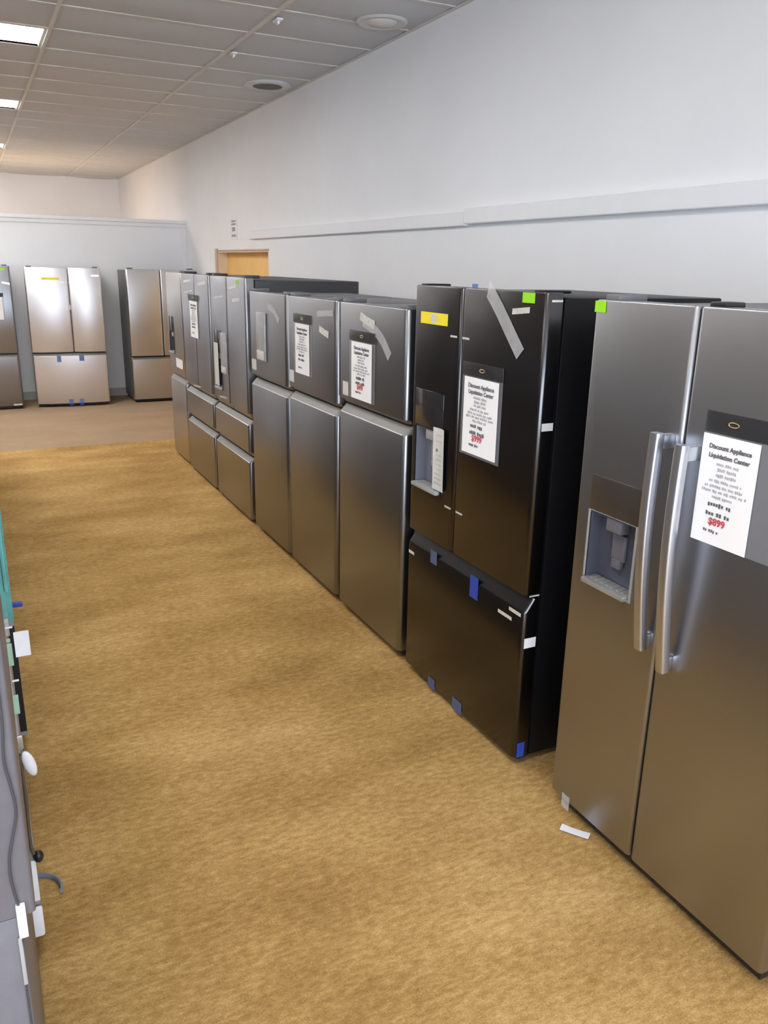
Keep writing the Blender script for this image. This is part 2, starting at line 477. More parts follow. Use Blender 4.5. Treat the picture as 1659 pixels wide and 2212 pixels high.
# partition across the back, cap and end post
PY = 12.1; PZ = 2.36
b = bmesh.new(); box(b, XL, XR, PY, PY + 0.12, 0, PZ, 0); struct('wall_partition', b, 'wall')
b = bmesh.new(); box(b, XL, XR - 0.001, PY - 0.035, PY + 0.155, PZ, PZ + 0.045, 0.006)
box(b, XL, XR - 0.001, PY - 0.018, PY, PZ - 0.05, PZ, 0.004)
struct('trim_1', b, 'trimw')
b = bmesh.new(); box(b, XR - 0.07, XR - 0.001, PY - 0.018, PY, 0, PZ - 0.05, 0.004); struct('trim_2', b, 'trimw')
b = bmesh.new(); box(b, XL, XR - 0.002, PY - 0.02, PY - 0.001, 0, 0.11, 0.004); struct('baseboard_back', b, 'base')
b = bmesh.new(); box(b, XR - 0.018, XR - 0.001, YF, DY0 - 0.12, 0, 0.11, 0.004); struct('baseboard_right', b, 'base')
# raceway along the right wall: two lengths with a joint
b = bmesh.new(); box(b, XR - 0.035, XR - 0.001, 4.58, 9.03, 2.105, 2.19, 0.006); struct('trim_3', b, 'trimw')
b = bmesh.new(); box(b, XR - 0.045, XR - 0.001, YF + 0.02, 4.57, 2.115, 2.205, 0.006); struct('trim_4', b, 'trimw')

# doorway
dr = bpy.data.objects.new('door_1', None); COL.objects.link(dr); dr['kind'] = 'structure'; dr.location = (XR, (DY0 + DY1) / 2, 0)
hd = (DY1 - DY0) / 2
b = bmesh.new(); box(b, 0.115, 0.155, -hd + 0.012, hd - 0.012, 0.006, DZ - 0.014, 0.003)
part('door_panel', b, 'door_wood', dr, 'yellow wood door')
b = bmesh.new()
box(b, -0.014, 0.004, hd, hd + 0.10, 0, DZ + 0.035, 0.003)
box(b, -0.010, 0.002, -hd - 0.02, hd, DZ, DZ + 0.018, 0.003)
part('door_casing', b, 'door_frame', dr)
b = bmesh.new()
box(b, 0.0, 0.155, hd - 0.012, hd + 0.0, 0, DZ); box(b, 0.0, 0.155, -hd, -hd + 0.012, 0, DZ); box(b, 0.0, 0.155, -hd, hd, DZ - 0.012, DZ)
part('door_jamb', b, 'reveal', dr, smooth=False)
b = bmesh.new()
sweep(b, [(0.115, -hd + 0.10, 1.0), (0.06, -hd + 0.10, 1.0)], 0.022, 0.022, 12)
sweep(b, [(0.062, -hd + 0.09, 1.0), (0.062, -hd + 0.22, 1.0)], 0.02, 0.02, 12, side=Vector((0, 0, 1)))
part('door_handle', b, 'handle', dr)

# ceiling: sagging tiles in a T-bar grid
TX0, TXP, TY0, TYP = 0.70, 1.22, 6.62, 0.60
lights = []
for k in (-10, -5, 0, 5, 11):
    lights.append((TX0 - TXP, TY0 + TYP * k))  # column of the seen panels; the nearer ones are added, unseen, for light
for k in (2, 8, 15, 17):
    lights.append((TX0 - 2 * TXP, TY0 + TYP * k))  # added unseen panels that brighten the walls and the far end
for k in (-10, -7, 11):
    lights.append((TX0 - 4 * TXP, TY0 + TYP * k))  # added unseen panels that even out the room light
def is_light(x, y): return any(abs(x - lx) < 0.01 and abs(y - ly) < 0.01 for lx, ly in lights)
b = bmesh.new(); g = bmesh.new()
xs = [TX0 + TXP * i for i in range(-7, 3)]; ys = [TY0 + TYP * i for i in range(-19, 19)]
rnd = random.Random(3)
for x in xs:
    for y in ys:
        x1, y1 = min(x + TXP, XR + 0.02), min(y + TYP, YB + 0.02)
        if x1 - x < 0.05 or y1 - y < 0.05 or is_light(x, y): continue
        sag = rnd.uniform(0.018, 0.028); nx, ny = 6, 6
        G = [[b.verts.new((x + (x1 - x) * i / nx, y + (y1 - y) * j / ny,
              H + 0.006 - sag * max(0.0, math.sin(PI * i / nx)) ** 0.6 * max(0.0, math.sin(PI * j / ny)) ** 0.8)) for j in range(ny + 1)] for i in range(nx + 1)]
        for i in range(nx):
            for j in range(ny):
                b.faces.new((G[i][j], G[i][j + 1], G[i + 1][j + 1], G[i + 1][j]))
me_c = struct('ceiling', b, 'tile', smooth=True, angle=20)
for x in xs:
    if XL < x < XR - 0.05: box(g, x - 0.012, x + 0.012, YF, YB, H - 0.008, H + 0.02)
for y in ys:
    if YF < y < YB: box(g, XL, XR, y - 0.012, y + 0.012, H + 0.0005, H + 0.02)
struct('trim_5', g, 'tbar')
b = bmesh.new(); box(b, XR - 0.022, XR - 0.001, YF, YB, H - 0.006, H + 0.002); struct('trim_6', b, 'tbar')
b = bmesh.new(); box(b, XL - 0.1, XR + 0.2, YF - 0.2, YB + 0.2, H + 0.12, H + 0.2); struct('ceiling_deck', b, 'cab_dark')

seen = {0: 'nearest and largest of the three bright light panels in the ceiling',
        5: 'middle one of the three bright light panels in the ceiling',
        11: 'farthest and smallest ceiling light panel, near the warm end of the ceiling'}
for (lx, ly) in lights:
    k = round((ly - TY0) / TYP)
    lab = seen.get(k) if abs(lx - (TX0 - TXP)) < 0.01 else None
    lab = lab or 'added ceiling light panel outside the picture, there to brighten the room'
    r = thing('ceiling_light', lab, 'ceiling light', (lx + TXP / 2, ly + TYP / 2, H), 0, 'recessed ceiling light panels')
    b = bmesh.new(); hx, hy = TXP / 2 - 0.012, TYP / 2 - 0.012
    for a in ((-hx, hx, -hy, -hy + 0.022), (-hx, hx, hy - 0.022, hy), (-hx, -hx + 0.022, -hy + 0.022, hy - 0.022), (hx - 0.022, hx, -hy + 0.022, hy - 0.022)):
        box(b, *a, 0.0, 0.07, 0.002)
    part('frame', b, 'vent_white', r)
    b = bmesh.new(); box(b, -hx + 0.021, hx - 0.021, -hy + 0.021, hy - 0.021, 0.016, 0.05)
    part('diffuser', b, 'lamp', r, 'glowing white diffuser', smooth=False)

def lathe(bm, prof, n=36):
    rings = [[(rr * math.cos(2 * PI * k / n), rr * math.sin(2 * PI * k / n), z) for k in range(n)] for rr, z in prof]
    return loft(bm, rings, cap=True)
# two round ceiling fittings
r = thing('ceiling_vent', 'round ceiling vent with a dark open throat, the farther of two', 'vent', (2.55, 7.52, H - 0.012), 0, 'round fittings in the ceiling')
b = bmesh.new(); lathe(b, [(0.135, -0.012), (0.19, -0.016), (0.205, -0.008), (0.20, 0.012), (0.13, 0.012)]); part('rim', b, 'vent_white', r)
b = bmesh.new(); lathe(b, [(0.128, -0.013), (0.128, 0.008)]); part('throat', b, 'vent_dark', r, 'dark throat')
r = thing('ceiling_vent', 'round white ceiling disc without a dark opening, the nearer of two', 'vent', (2.55, 5.25, H - 0.012), 0, 'round fittings in the ceiling')
b = bmesh.new(); lathe(b, [(0.11, -0.012), (0.15, -0.018), (0.165, -0.010), (0.16, 0.012), (0.10, 0.012)]); part('rim', b, 'vent_white', r)
b = bmesh.new(); lathe(b, [(0.02, -0.028), (0.085, -0.022), (0.10, -0.010), (0.10, 0.008)]); part('cone', b, 'tbar', r)
for (x, y, lab) in ((1.97, 5.58, 'small white clip on the ceiling grid, the nearer of two'), (1.97, 6.58, 'small white clip on the ceiling grid, the farther of two')):
    b = bmesh.new(); box(b, -0.02, 0.02, -0.05, 0.05, -0.012, 0, 0.003); box(b, -0.006, 0.006, -0.02, 0.02, -0.03, -0.01, 0.002)
    o = finish('ceiling_clip', b, 'trimw', None, (x, y, H - 0.008)); tag(o, lab, 'clip', 'clips on the ceiling grid')

# small plaque above the door
r = thing('wall_plaque', 'small white wall plaque with three grey marks above the yellow door', 'sign', (XR - 0.001, 9.70, 2.23))
b = bmesh.new(); box(b, -0.006, 0.0, -0.12, 0.12, -0.115, 0.115, 0.002); part('plate', b, 'trimw', r)
for i, (z0, z1) in enumerate(((0.075, 0.095), (0.042, 0.062), (-0.025, 0.02), (-0.085, -0.06))):
    b = bmesh.new(); ww = (0.085, 0.085, 0.06, 0.085)[i]; box(b, -0.0075, -0.0055, -ww, ww, z0, z1); part('mark', b, 'sign_grey', r, smooth=False)

# ================================================================== RIGHT ROW
# ---- F1 side-by-side stainless
Y0, Y1, HF = 1.072, 1.975, 1.775
F1 = row_fridge('refrigerator', 'side-by-side stainless refrigerator nearest the camera with two bow handles', Y0, Y1)
yc = (Y0 + Y1) / 2; W = Y1 - Y0; gap = 1.572 - yc
cabinet(F1, W, 0.80, HF, 'cab_grey', foot=0.05)
dl = part('door', door_bm(gap + 0.003, W / 2, 0.062, HF, r=0.014), 'steel', F1)
drr = part('door', door_bm(-W / 2, gap - 0.003, 0.062, HF, r=0.014), 'steel', F1)
dispenser(dl, 1.70 - yc, 1.905 - yc, 0.90, 1.25, 1.135, panel='panel_bronze', liner='liner_dark', frame='grey_plastic', tray='silver_tray', pad='pad_dark')
bow_handle(dl, 1.607 - yc, 0.79, 1.44); bow_handle(drr, 1.515 - yc, 0.76, 1.425)
hinge(F1, W / 2 - 0.06, HF, 'cab_grey'); hinge(F1, -W / 2 + 0.06, HF, 'cab_grey')
b = bmesh.new(); box(b, 0.03, 0.10, gap - 0.06, gap - 0.005, HF - 0.004, HF + 0.012, 0.004); part('hinge_cover', b, 'black', F1)
patch('sticker', F1, 'lime', 1.925 - yc, 1.973 - yc, 1.738, 1.771, 'lime green sticker')
patch('tape_strip', F1, 'clear_tape', 1.87 - yc, 1.91 - yc, 0.03, 0.085, 'clear tape')
t = finish('paper_tag', sheet(bmesh.new(), -0.05, 0.05, -0.016, 0.016, 0, 0.0006, 0.003), 'white_tag')
t.rotation_euler = (0, PI / 2, math.radians(35)); t.location = (1.665, 1.80, 0.004)
tag(t, 'white paper tag lying on the carpet at the corner of the stainless side-by-side', 'tag')
price_sign('price sheet hung on the right door of the near side-by-side refrigerator', (1.69, 1.408, 1.314), 0, 0.178, 0.29, '$899', (0.0, 0.075, 0.06, 0.0), seed=2)

# ---- F2 black stainless French door
Y0, Y1, HF = 2.21, 3.115, 1.785
F2 = row_fridge('refrigerator', 'black French door refrigerator with a yellow sticker and bottom freezer drawer', Y0, Y1)
yc = (Y0 + Y1) / 2; W = Y1 - Y0; gap = 2.735 - yc
cabinet(F2, W, 0.80, HF - 0.005, 'cab_black', foot=0.03)
dl = part('door', door_bm(gap + 0.003, W / 2, 0.715, HF, r=0.02), 'steel_black', F2)
drr = part('door', door_bm(-W / 2, gap - 0.003, 0.715, HF, r=0.02), 'steel_black', F2)
dw = part('freezer_drawer', door_bm(-W / 2, W / 2, 0.035, 0.70, r=0.02, scoop=0.055), ['steel_black', 'steel_black'], F2)
dispenser(dl, 2.845 - yc, 3.07 - yc, 0.935, 1.36, 1.20, panel='panel_black', liner='liner', frame='black', tray='grey_plastic')
hinge(F2, W / 2 - 0.06, HF, 'cab_black', hh=0.006); hinge(F2, -W / 2 + 0.06, HF, 'cab_black', hh=0.006)
st = patch('sticker', F2, 'yellow', 2.835 - yc, 3.055 - yc, 1.633, 1.680, 'yellow sticker')
b = bmesh.new(); bmesh.ops.create_circle(b, cap_ends=True, segments=20, radius=0.02, matrix=Matrix.Translation((-0.0018, 2.945 - yc, 1.657)) @ Matrix.Rotation(PI / 2, 4, 'Y') @ Matrix.Scale(1.3, 4, (0, 1, 0)))
part('emblem', b, 'paper_grey', st, 'pale round mark', smooth=False)
patch('sticker', F2, 'lime', 2.275 - yc, 2.345 - yc, 1.748, 1.782, 'lime green sticker')
ribbon('tape_strip', F2, 'clear_tape', [(0.03, 2.60 - yc, 1.7865), (-0.003, 2.55 - yc, 1.783), (-0.003, 2.48 - yc, 1.72), (-0.003, 2.42 - yc, 1.66), (-0.003, 2.36 - yc, 1.60), (-0.003, 2.335 - yc, 1.575)], 0.055, 'crinkled clear tape')
patch('tape_strip', F2, 'glint_tape', 2.30 - yc, 2.40 - yc, 1.715, 1.735, 'shiny clear tape', skew=-0.1)
for (a, z) in ((2.80, 1.598), (2.71, 1.598), (2.79, 0.90), (2.70, 0.90)):
    patch('tape_tab', F2, 'glint_tape', a - 0.04 - yc, a + 0.01 - yc, z - 0.004, z + 0.004, 'small shiny tab', x=-0.001)
for (a0, a1, z0, z1, m) in ((2.845, 2.90, 0.635, 0.705, 'blue_faded'), (2.515, 2.575, 0.60, 0.705, 'blue_tape'), (2.82, 2.88, 0.037, 0.10, 'blue_faded'), (2.59, 2.665, 0.037, 0.105, 'blue_faded')):
    patch('tape_strip', F2, m, a0 - yc, a1 - yc, z0 - 0.02, z1 - 0.03, 'blue tape', x=-0.0008)
for (a0, a1, z) in ((3.05, 3.10, 0.602), (2.28, 2.37, 0.598), (2.225, 2.30, 0.635)):
    patch('tape_tab', F2, 'glint_tape', a0 - yc, a1 - yc, z - 0.006, z + 0.008, 'small silver label')
def side_patch(name, F, yside, x0, x1, z0, z1, m, lab):
    b = bmesh.new(); box(b, x0, x1, yside - 0.0012, yside - 0.0003, z0, z1); return part(name, b, m, F, lab, smooth=False)
side_patch('label_strip', F2, -W / 2, 0.016, 0.064, 1.325, 1.352, 'paper_grey', 'white paper label on the side')
side_patch('label_strip', F2, -W / 2, 0.012, 0.064, 0.505, 0.545, 'white_tag', 'white paper label on the side')
side_patch('tape_strip', F2, -W / 2, 0.016, 0.05, 0.037, 0.10, 'blue_tape', 'blue tape')
side_patch('tape_tab', F2, -W / 2, 0.02, 0.064, 1.755, 1.762, 'glint_tape', 'shiny tab'); side_patch('tape_tab', F2, -W / 2, 0.02, 0.064, 0.71, 0.716, 'glint_tape', 'shiny tab')
patch('tape_strip', F2, 'blue_pale', 2.66 - yc, 2.70 - yc, 1.775, 1.80, 'blue tape', x=0.02)
price_sign('price sheet on the right door of the black French door refrigerator', (1.69, 2.565, 1.311), 0, 0.235, 0.295, '$999', (0.02, 0.02, 0.055, 0.01), seed=4)
r = thing('hang_card', 'narrow white paper card hung over the dispenser of the black refrigerator', 'card', (1.684, 2.85, 1.09))
part('card', sheet(bmesh.new(), -0.043, 0.043, -0.135, 0.13, -0.0022, 0.0008, 0.006), 'paper_grey', r)
b = bmesh.new(); word_line(b, 0.018, 0.035, 0.04, 0.016, 3); o = part('printed_lines', b, 'ink', r, smooth=False); o.location = (-0.0045, 0, 0)
for i in range(9):
    b = bmesh.new(); word_line(b, 0, 0, 0.06, 0.006, 40 + i)
    o = part('printed_line', b, 'ink_soft', r, smooth=False); o.location = (-0.0045, 0, 0.10 - i * 0.026 if i < 2 else 0.015 - (i - 2) * 0.02)

# ---- three top-freezer fridges in dark stainless
def top_freezer(label, Y0, Y1, seam, HF=1.68):
    F = row_fridge('refrigerator', label, Y0, Y1); W = Y1 - Y0; hw = W / 2
    cabinet(F, W, 0.72, HF, 'cab_grey', foot=0.035)
    fd = part('freezer_door', door_bm(-hw, hw, seam + 0.008, HF, r=0.026, under=0.02), 'steel_dark', F)
    d = part('door', door_bm(-hw, hw, 0.045, seam - 0.004, r=0.026, scoop=0.042), ['steel_dark', 'ledge'], F)
    hinge(F, -hw + 0.05, HF, 'cab_grey'); hinge(F, hw - 0.05, HF, 'cab_grey')
    return F, W, (Y0 + Y1) / 2
F3, W, yc = top_freezer('dark stainless top-freezer refrigerator standing beside the black French door refrigerator', 3.185, 3.925, 1.165)
patch('label_strip', F3, 'paper_grey', 3.80 - yc, 3.87 - yc, 1.215, 1.285, 'small silver label')
ribbon('tape_strip', F3, 'clear_tape', [(-0.0012, 3.63 - yc, 1.60), (-0.0012, 3.52 - yc, 1.575), (-0.0012, 3.42 - yc, 1.53), (-0.0012, 3.34 - yc, 1.46)], 0.05, 'clear tape')
ribbon('tape_strip', F3, 'glint_tape', [(-0.0024, 3.66 - yc, 1.625), (-0.0024, 3.58 - yc, 1.605), (-0.0024, 3.50 - yc, 1.59)], 0.04, 'crinkled tape with a painted glint')  # bright glint on the clear tape painted as a pale strip
price_sign('price sheet on the top-freezer refrigerator next to the black one', (1.6865, 3.63, 1.358), 0, 0.235, 0.28, '$499', (0.03, 0.03, 0.055, 0.0), seed=6)
F4, W, yc = top_freezer('dark stainless top-freezer refrigerator in the middle of the three', 3.965, 4.70, 1.12)
patch('label_strip', F4, 'paper_grey', 4.60 - yc, 4.675 - yc, 1.18, 1.25, 'small silver label')
ribbon('tape_strip', F4, 'glint_tape', [(-0.003, 4.19 - yc, 1.525), (-0.003, 4.12 - yc, 1.51), (-0.003, 4.06 - yc, 1.50)], 0.035, 'crinkled tape with a painted glint')  # glint put into the pale colour of this strip
ribbon('tape_strip', F4, 'clear_tape', [(-0.003, 4.22 - yc, 1.60), (-0.003, 4.10 - yc, 1.61), (-0.003, 4.0 - yc, 1.615)], 0.03, 'clear tape')
price_sign('price sheet on the middle of the three dark top-freezer refrigerators', (1.69, 4.45, 1.388), 0, 0.225, 0.285, None, (0.03, 0.03, 0.055, 0.0), seed=8)
F4b, W, yc = top_freezer('dark stainless top-freezer refrigerator with a grey manual bag on its door', 4.73, 5.465, 1.105)
patch('label_strip', F4b, 'paper_grey', 5.33 - yc, 5.43 - yc, 1.165, 1.235, 'small silver label')
ribbon('tape_strip', F4b, 'clear_tape', [(-0.003, 5.05 - yc, 1.60), (-0.003, 4.95 - yc, 1.58), (-0.003, 4.85 - yc, 1.52)], 0.04, 'clear tape')
r = thing('manual_bag', 'tall grey manual bag taped to the farthest top-freezer door', 'bag', (1.69, 5.19, 1.40))
b = bmesh.new(); box(b, -0.016, -0.0006, -0.085, 0.085, -0.155, 0.155, 0.005); part('bag', b, 'manual', r)
b = bmesh.new(); box(b, -0.0195, -0.0155, -0.07, 0.07, -0.150, -0.09, 0.002); part('printed_insert', b, 'paper_grey', r, 'pale paper insert')

# ---- four-door French fridges
def four_door(label, Y0, Y1, HF=1.76, disp=True, X=1.69):
    F = row_fridge('refrigerator', label, Y0, Y1, X); W = Y1 - Y0; hw = W / 2
    cabinet(F, W, 0.86, HF - 0.004, 'cab_dark', foot=0.03)
    dl = part('door', door_bm(0.003, hw, 0.79, HF, r=0.016, under=0.04), 'steel_mid', F)
    dr_ = part('door', door_bm(-hw, -0.003, 0.79, HF, r=0.016, under=0.04), 'steel_mid', F)
    part('drawer', door_bm(-hw, hw, 0.515, 0.775, r=0.016, scoop=0.035, under=0.03), ['steel_mid', 'ledge'], F)
    part('freezer_drawer', door_bm(-hw, hw, 0.035, 0.50, r=0.016, scoop=0.035), ['steel_mid', 'ledge'], F)
    if disp: dispenser(dl, 0.19, 0.37, 0.91, 1.36, 1.19, panel='panel_black', liner='liner_dark')
    hinge(F, -hw + 0.06, HF, 'cab_dark'); hinge(F, hw - 0.06, HF, 'cab_dark')
    return F, W, (Y0 + Y1) / 2, dl, dr_
F5, W, yc, dl, dr_ = four_door('four-door refrigerator whose tall dark side shows above the top-freezers', 5.555, 6.465)
patch('sticker', F5, 'lime', 5.69 - yc, 5.76 - yc, 1.715, 1.745, 'lime green sticker')
for (a0, a1, z0, z1) in ((5.68, 5.86, 1.60, 1.625), (5.75, 5.95, 1.69, 1.71), (6.10, 6.35, 1.61, 1.625), (6.10, 6.30, 0.855, 0.868)):
    patch('tape_strip', F5, 'glint_tape', a0 - yc, a1 - yc, z0, z1, 'shiny tape', skew=-0.08)
r = thing('hang_card', 'pale narrow card at the dispenser of the four-door refrigerator with a dark side', 'card', (1.69, 6.33, 1.10))
part('card', sheet(bmesh.new(), -0.06, 0.06, -0.17, 0.16, -0.0052, 0.0008, 0.003), 'paper_grey', r)
r = thing('manual_bag', 'grey manual bag hanging next to a pale card on the four-door refrigerator', 'bag', (1.69, 6.11, 1.20))
b = bmesh.new(); box(b, -0.014, -0.0006, -0.075, 0.075, -0.155, 0.15, 0.004); part('bag', b, 'manual', r)
b = bmesh.new(); box(b, -0.017, -0.0135, -0.06, 0.06, -0.15, -0.10, 0.0015); part('printed_insert', b, 'paper_grey', r, 'pale paper insert')
F6, W, yc, dl, dr_ = four_door('four-door refrigerator with a price sheet standing left of the tall dark-sided one', 6.53, 7.44, disp=False)
for (a0, a1, z0, z1) in ((6.60, 6.85, 1.69, 1.715), (7.05, 7.35, 1.62, 1.63), (7.1, 7.35, 1.70, 1.72), (6.9, 7.15, 0.83, 0.843)):
    patch('tape_strip', F6, 'glint_tape', a0 - yc, a1 - yc, z0, z1, 'shiny tape', skew=-0.08)
price_sign('price sheet on the far four-door refrigerator, last sheet of the right row', (1.69, 7.02, 1.39), 0, 0.26, 0.30, None, (0.05, 0.05, 0.055, 0.0), seed=10)
# ---- F7 last in the row
F7 = row_fridge('refrigerator', 'last narrow grey refrigerator at the far end of the right row', 7.52, 8.14, 1.70); yc = 7.83; W = 0.62
cabinet(F7, W, 0.74, 1.755, 'cab_grey', foot=0.03)
dl = part('door', door_bm(-W / 2, W / 2, 0.83, 1.76, r=0.018), 'steel_grey', F7)
part('freezer_drawer', door_bm(-W / 2, W / 2, 0.035, 0.815, r=0.018, scoop=0.05), ['steel_grey', 'ledge'], F7)
dispenser(dl, 0.06, 0.24, 1.02, 1.36, 1.22, panel='panel_black', liner='liner_dark')
patch('label_strip', F7, 'white_tag', -0.24, 0.02, 0.90, 0.985, 'white label')
hinge(F7, -0.25, 1.76, 'cab_grey')

# ================================================================== BACK ROW (fronts face the camera)
def back_thing(label, x0, x1, Y=11.35):
    return thing('refrigerator', label, 'refrigerator', ((x0 + x1) / 2, Y, 0), PI / 2, 'refrigerators along the back partition'), x1 - x0
# local +y is world -x (viewer's left)
def french(F, W, HF, seam, split, mat, bow=0.0, cab='cab_grey', disp=False):
    hw = W / 2
    cabinet(F, W, 0.70, HF - 0.004, cab, foot=0.04)
    a = part('door', door_bm(split + 0.003, hw, seam + 0.012, HF, r=0.02, bow=bow), mat, F)
    c = part('door', door_bm(-hw, split - 0.003, seam + 0.012, HF, r=0.02, bow=bow), mat, F)
    d = part('freezer_drawer', door_bm(-hw, hw, 0.045, seam - 0.006, r=0.03, bow=bow * 1.8, scoop=0.03), [mat, 'ledge'], F)
    hinge(F, hw - 0.06, HF, cab); hinge(F, -hw + 0.06, HF, cab)
    return a, c, d
B2, W = back_thing('bright stainless French door refrigerator with blue tape along the back partition', 0.64, 1.545)
B2.rotation_euler.z = PI / 2 - 0.075
french(B2, W, 1.755, 0.695, -0.055, 'steel_bright', 0.022, 'cab_light')
xc = (0.64 + 1.545) / 2
patch('sticker', B2, 'yellow', xc - 1.045, xc - 0.835, 1.605, 1.635, 'yellow sticker', x=-0.022)
for (x0, x1, z0, z1, m) in ((0.93, 0.98, 0.585, 0.665, 'blue_pale'), (1.20, 1.26, 0.595, 0.665, 'blue_pale'), (1.03, 1.085, 0.05, 0.10, 'blue_pale'), (1.16, 1.215, 0.05, 0.10, 'blue_pale')):
    patch('tape_strip', B2, m, xc - x1, xc - x0, z0, z1, 'blue tape', x=-0.040)
for (x0, x1) in ((1.03, 1.08), (1.16, 1.21)):
    patch('tape_strip', B2, 'blue_tape', xc - x1, xc - x0, 0.015, 0.05, 'dark blue tape end', x=-0.030)
patch('tape_strip', B2, 'glint_tape', xc - 1.52, xc - 1.42, 1.65, 1.675, 'shiny tape', x=-0.018)
patch('tape_tab', B2, 'clear_tape', xc - 1.17, xc - 1.12, 1.24, 1.30, 'clear tape', x=-0.022)
patch('tape_tab', B2, 'glint_tape', xc - 1.10, xc - 1.06, 1.57, 1.58, 'shiny tab', x=-0.022); patch('tape_tab', B2, 'glint_tape', xc - 1.20, xc - 1.15, 1.57, 1.58, 'shiny tab', x=-0.022)
price_sign('price sheet on the right door of the bright stainless refrigerator by the back partition', (1.365, 11.338, 1.215), PI / 2 - 0.075, 0.20, 0.27, None, (0.03, 0.03, 0.06, 0.0), seed=12)
B3, W = back_thing('plain grey French door refrigerator in the back right corner behind the far row end', 1.865, 2.775)
french(B3, W, 1.75, 0.615, 0.02, 'steel_light', 0.0, 'cab_grey')
B1, W = back_thing('dark French door refrigerator cut by the left picture edge at the back', -0.43, 0.485)
french(B1, W, 1.765, 0.70, 0.0, 'steel_mid', 0.0, 'cab_grey')
x1c = (-0.43 + 0.485) / 2
patch('sticker', B1, 'lime', x1c - 0.43, x1c - 0.36, 1.715, 1.74, 'green sticker')
patch('tape_strip', B1, 'glint_tape', x1c - 0.47, x1c - 0.38, 1.54, 1.565, 'shiny tape', skew=0.2)
patch('tape_strip', B1, 'glint_tape', x1c - 0.46, x1c - 0.36, 0.05, 0.07, 'shiny tape')
price_sign('price sheet cut by the left picture edge, on the dark back refrigerator', (0.26, 11.342, 1.26), PI / 2, 0.20, 0.27, None, (0.02, 0.02, 0.05, 0.0), seed=14)

# ================================================================== LEFT ROW (fronts face +x, seen edge-on)
GL = 'refrigerators in the row at the left picture edge'
def left_fridge(label, Y0, Y1, X, mat='door_grey', cab='cab_light', lower=0.0, HF=1.78, gap=0.010):
    F = thing('refrigerator', label, 'refrigerator', (X, (Y0 + Y1) / 2, 0), PI, GL); W = Y1 - Y0; hw = W / 2
    cabinet(F, W, 0.82, HF - 0.004, cab, foot=0.09)
    for a, c in ((0.003, hw), (-hw, -0.003)): part('door', door_bm(a, c, 1.015, HF, r=0.006, bev=min(0.003, gap)), mat, F)
    d = part('freezer_drawer', door_bm(-hw, hw, 0.10, 1.015 - gap, r=0.006, bev=min(0.003, gap), T=0.065 - lower), mat, F); d.location.x = lower
    return F, W
# local y of the side nearest the camera: world -y = local +y
L1, W = left_fridge('grey refrigerator side with a taped power cord at the left picture edge, nearest the camera', 1.0, 1.91, -0.012, 'cab_light', 'cab_light', lower=0.020, gap=0.0006)
hw = W / 2
def LC(x, z): return (-(x + 0.012), hw + 0.004, z)
cp = [(-0.017, 1.56), (-0.0172, 1.42), (-0.0201, 1.353), (-0.0208, 1.308), (-0.0243, 1.256), (-0.021, 1.221), (-0.0183, 1.178), (-0.0269, 1.139), (-0.033, 1.112), (-0.0349, 1.083), (-0.0325, 1.053), (-0.0300, 1.030), (-0.031, 0.99), (-0.034, 0.9), (-0.034, 0.5), (-0.04, 0.14)]
cp = [(x - 0.002, z) for x, z in cp]
b = bmesh.new(); sweep(b, smooth_path([LC(x, z) for x, z in cp], 6), 0.0034, 0.0034, 10, side=Vector((0, 1, 0)))
part('power_cord', b, 'cord', L1, 'dark grey power cord')
b = bmesh.new(); box(b, 0.0125, 0.024, hw + 0.0003, hw + 0.008, 0.985, 1.037, 0.001); part('tape_strip', b, 'white_tag', L1, 'white tape over the cord')
b = bmesh.new(); box(b, 0.021, 0.0265, hw + 0.0003, hw + 0.006, 0.905, 0.984, 0.0015); part('tape_strip', b, 'grey_plastic', L1, 'pale grey tape')
L2, W = left_fridge('second refrigerator of the left row, its door edge wrapped in pale green and white tape', 2.0, 2.91, -0.004, 'door_grey', 'cab_dark', lower=0.006)
hw = W / 2
def l2_box(name, x0, x1, z0, z1, m, lab, dy=0.004, bev=0.0015):
    b = bmesh.new(); box(b, -(x1 + 0.004), -(x0 + 0.004), hw + 0.0003, hw + dy, z0, z1, bev); return part(name, b, m, L2, lab)
l2_box('film_strip', -0.030, -0.002, 1.035, 1.60, 'teal', 'teal protective film')
l2_box('film_strip', -0.004, 0.006, 1.10, 1.45, 'teal', 'teal protective film', 0.010, 0.003)
l2_box('tape_strip', -0.03, -0.003, 0.985, 1.03, 'clear_tape', 'clear tape')
l2_box('tape_strip', -0.03, -0.002, 0.905, 0.965, 'pale_green', 'pale green tape')
l2_box('tape_strip', -0.03, -0.004, 0.968, 0.978, 'pale_green', 'pale green tape')
l2_box('tape_strip', -0.03, -0.002, 0.772, 0.825, 'pale_green', 'pale green tape')
l2_box('tape_strip', -0.03, -0.004, 0.672, 0.71, 'silver_tray', 'silver tape')
l2_box('tape_strip', -0.034, -0.010, 0.205, 0.335, 'white_tag', 'white tape')
l2_box('tape_tab', -0.014, 0.004, 1.005, 1.009, 'white_tag', 'white wire', 0.006, 0.001); l2_box('tape_tab', -0.012, 0.004, 0.862, 0.866, 'white_tag', 'white wire', 0.006, 0.001)
b = bmesh.new(); sweep(b, smooth_path([(0.012, hw + 0.008, 0.66), (0.010, hw + 0.008, 0.55), (0.012, hw + 0.008, 0.46), (0.013, hw + 0.008, 0.39), (0.008, hw + 0.008, 0.36)], 6), 0.014, 0.010, 10)
c = part('power_cord', b, 'brown_cord', L2, 'brown cord')
b = bmesh.new(); bmesh.ops.create_uvsphere(b, u_segments=18, v_segments=12, radius=0.013, matrix=Matrix.Translation((-0.002, hw + 0.008, 0.348)) @ Matrix.Scale(1.35, 4, (0, 0, 1)))
part('plug', b, 'black', c, 'black plug')
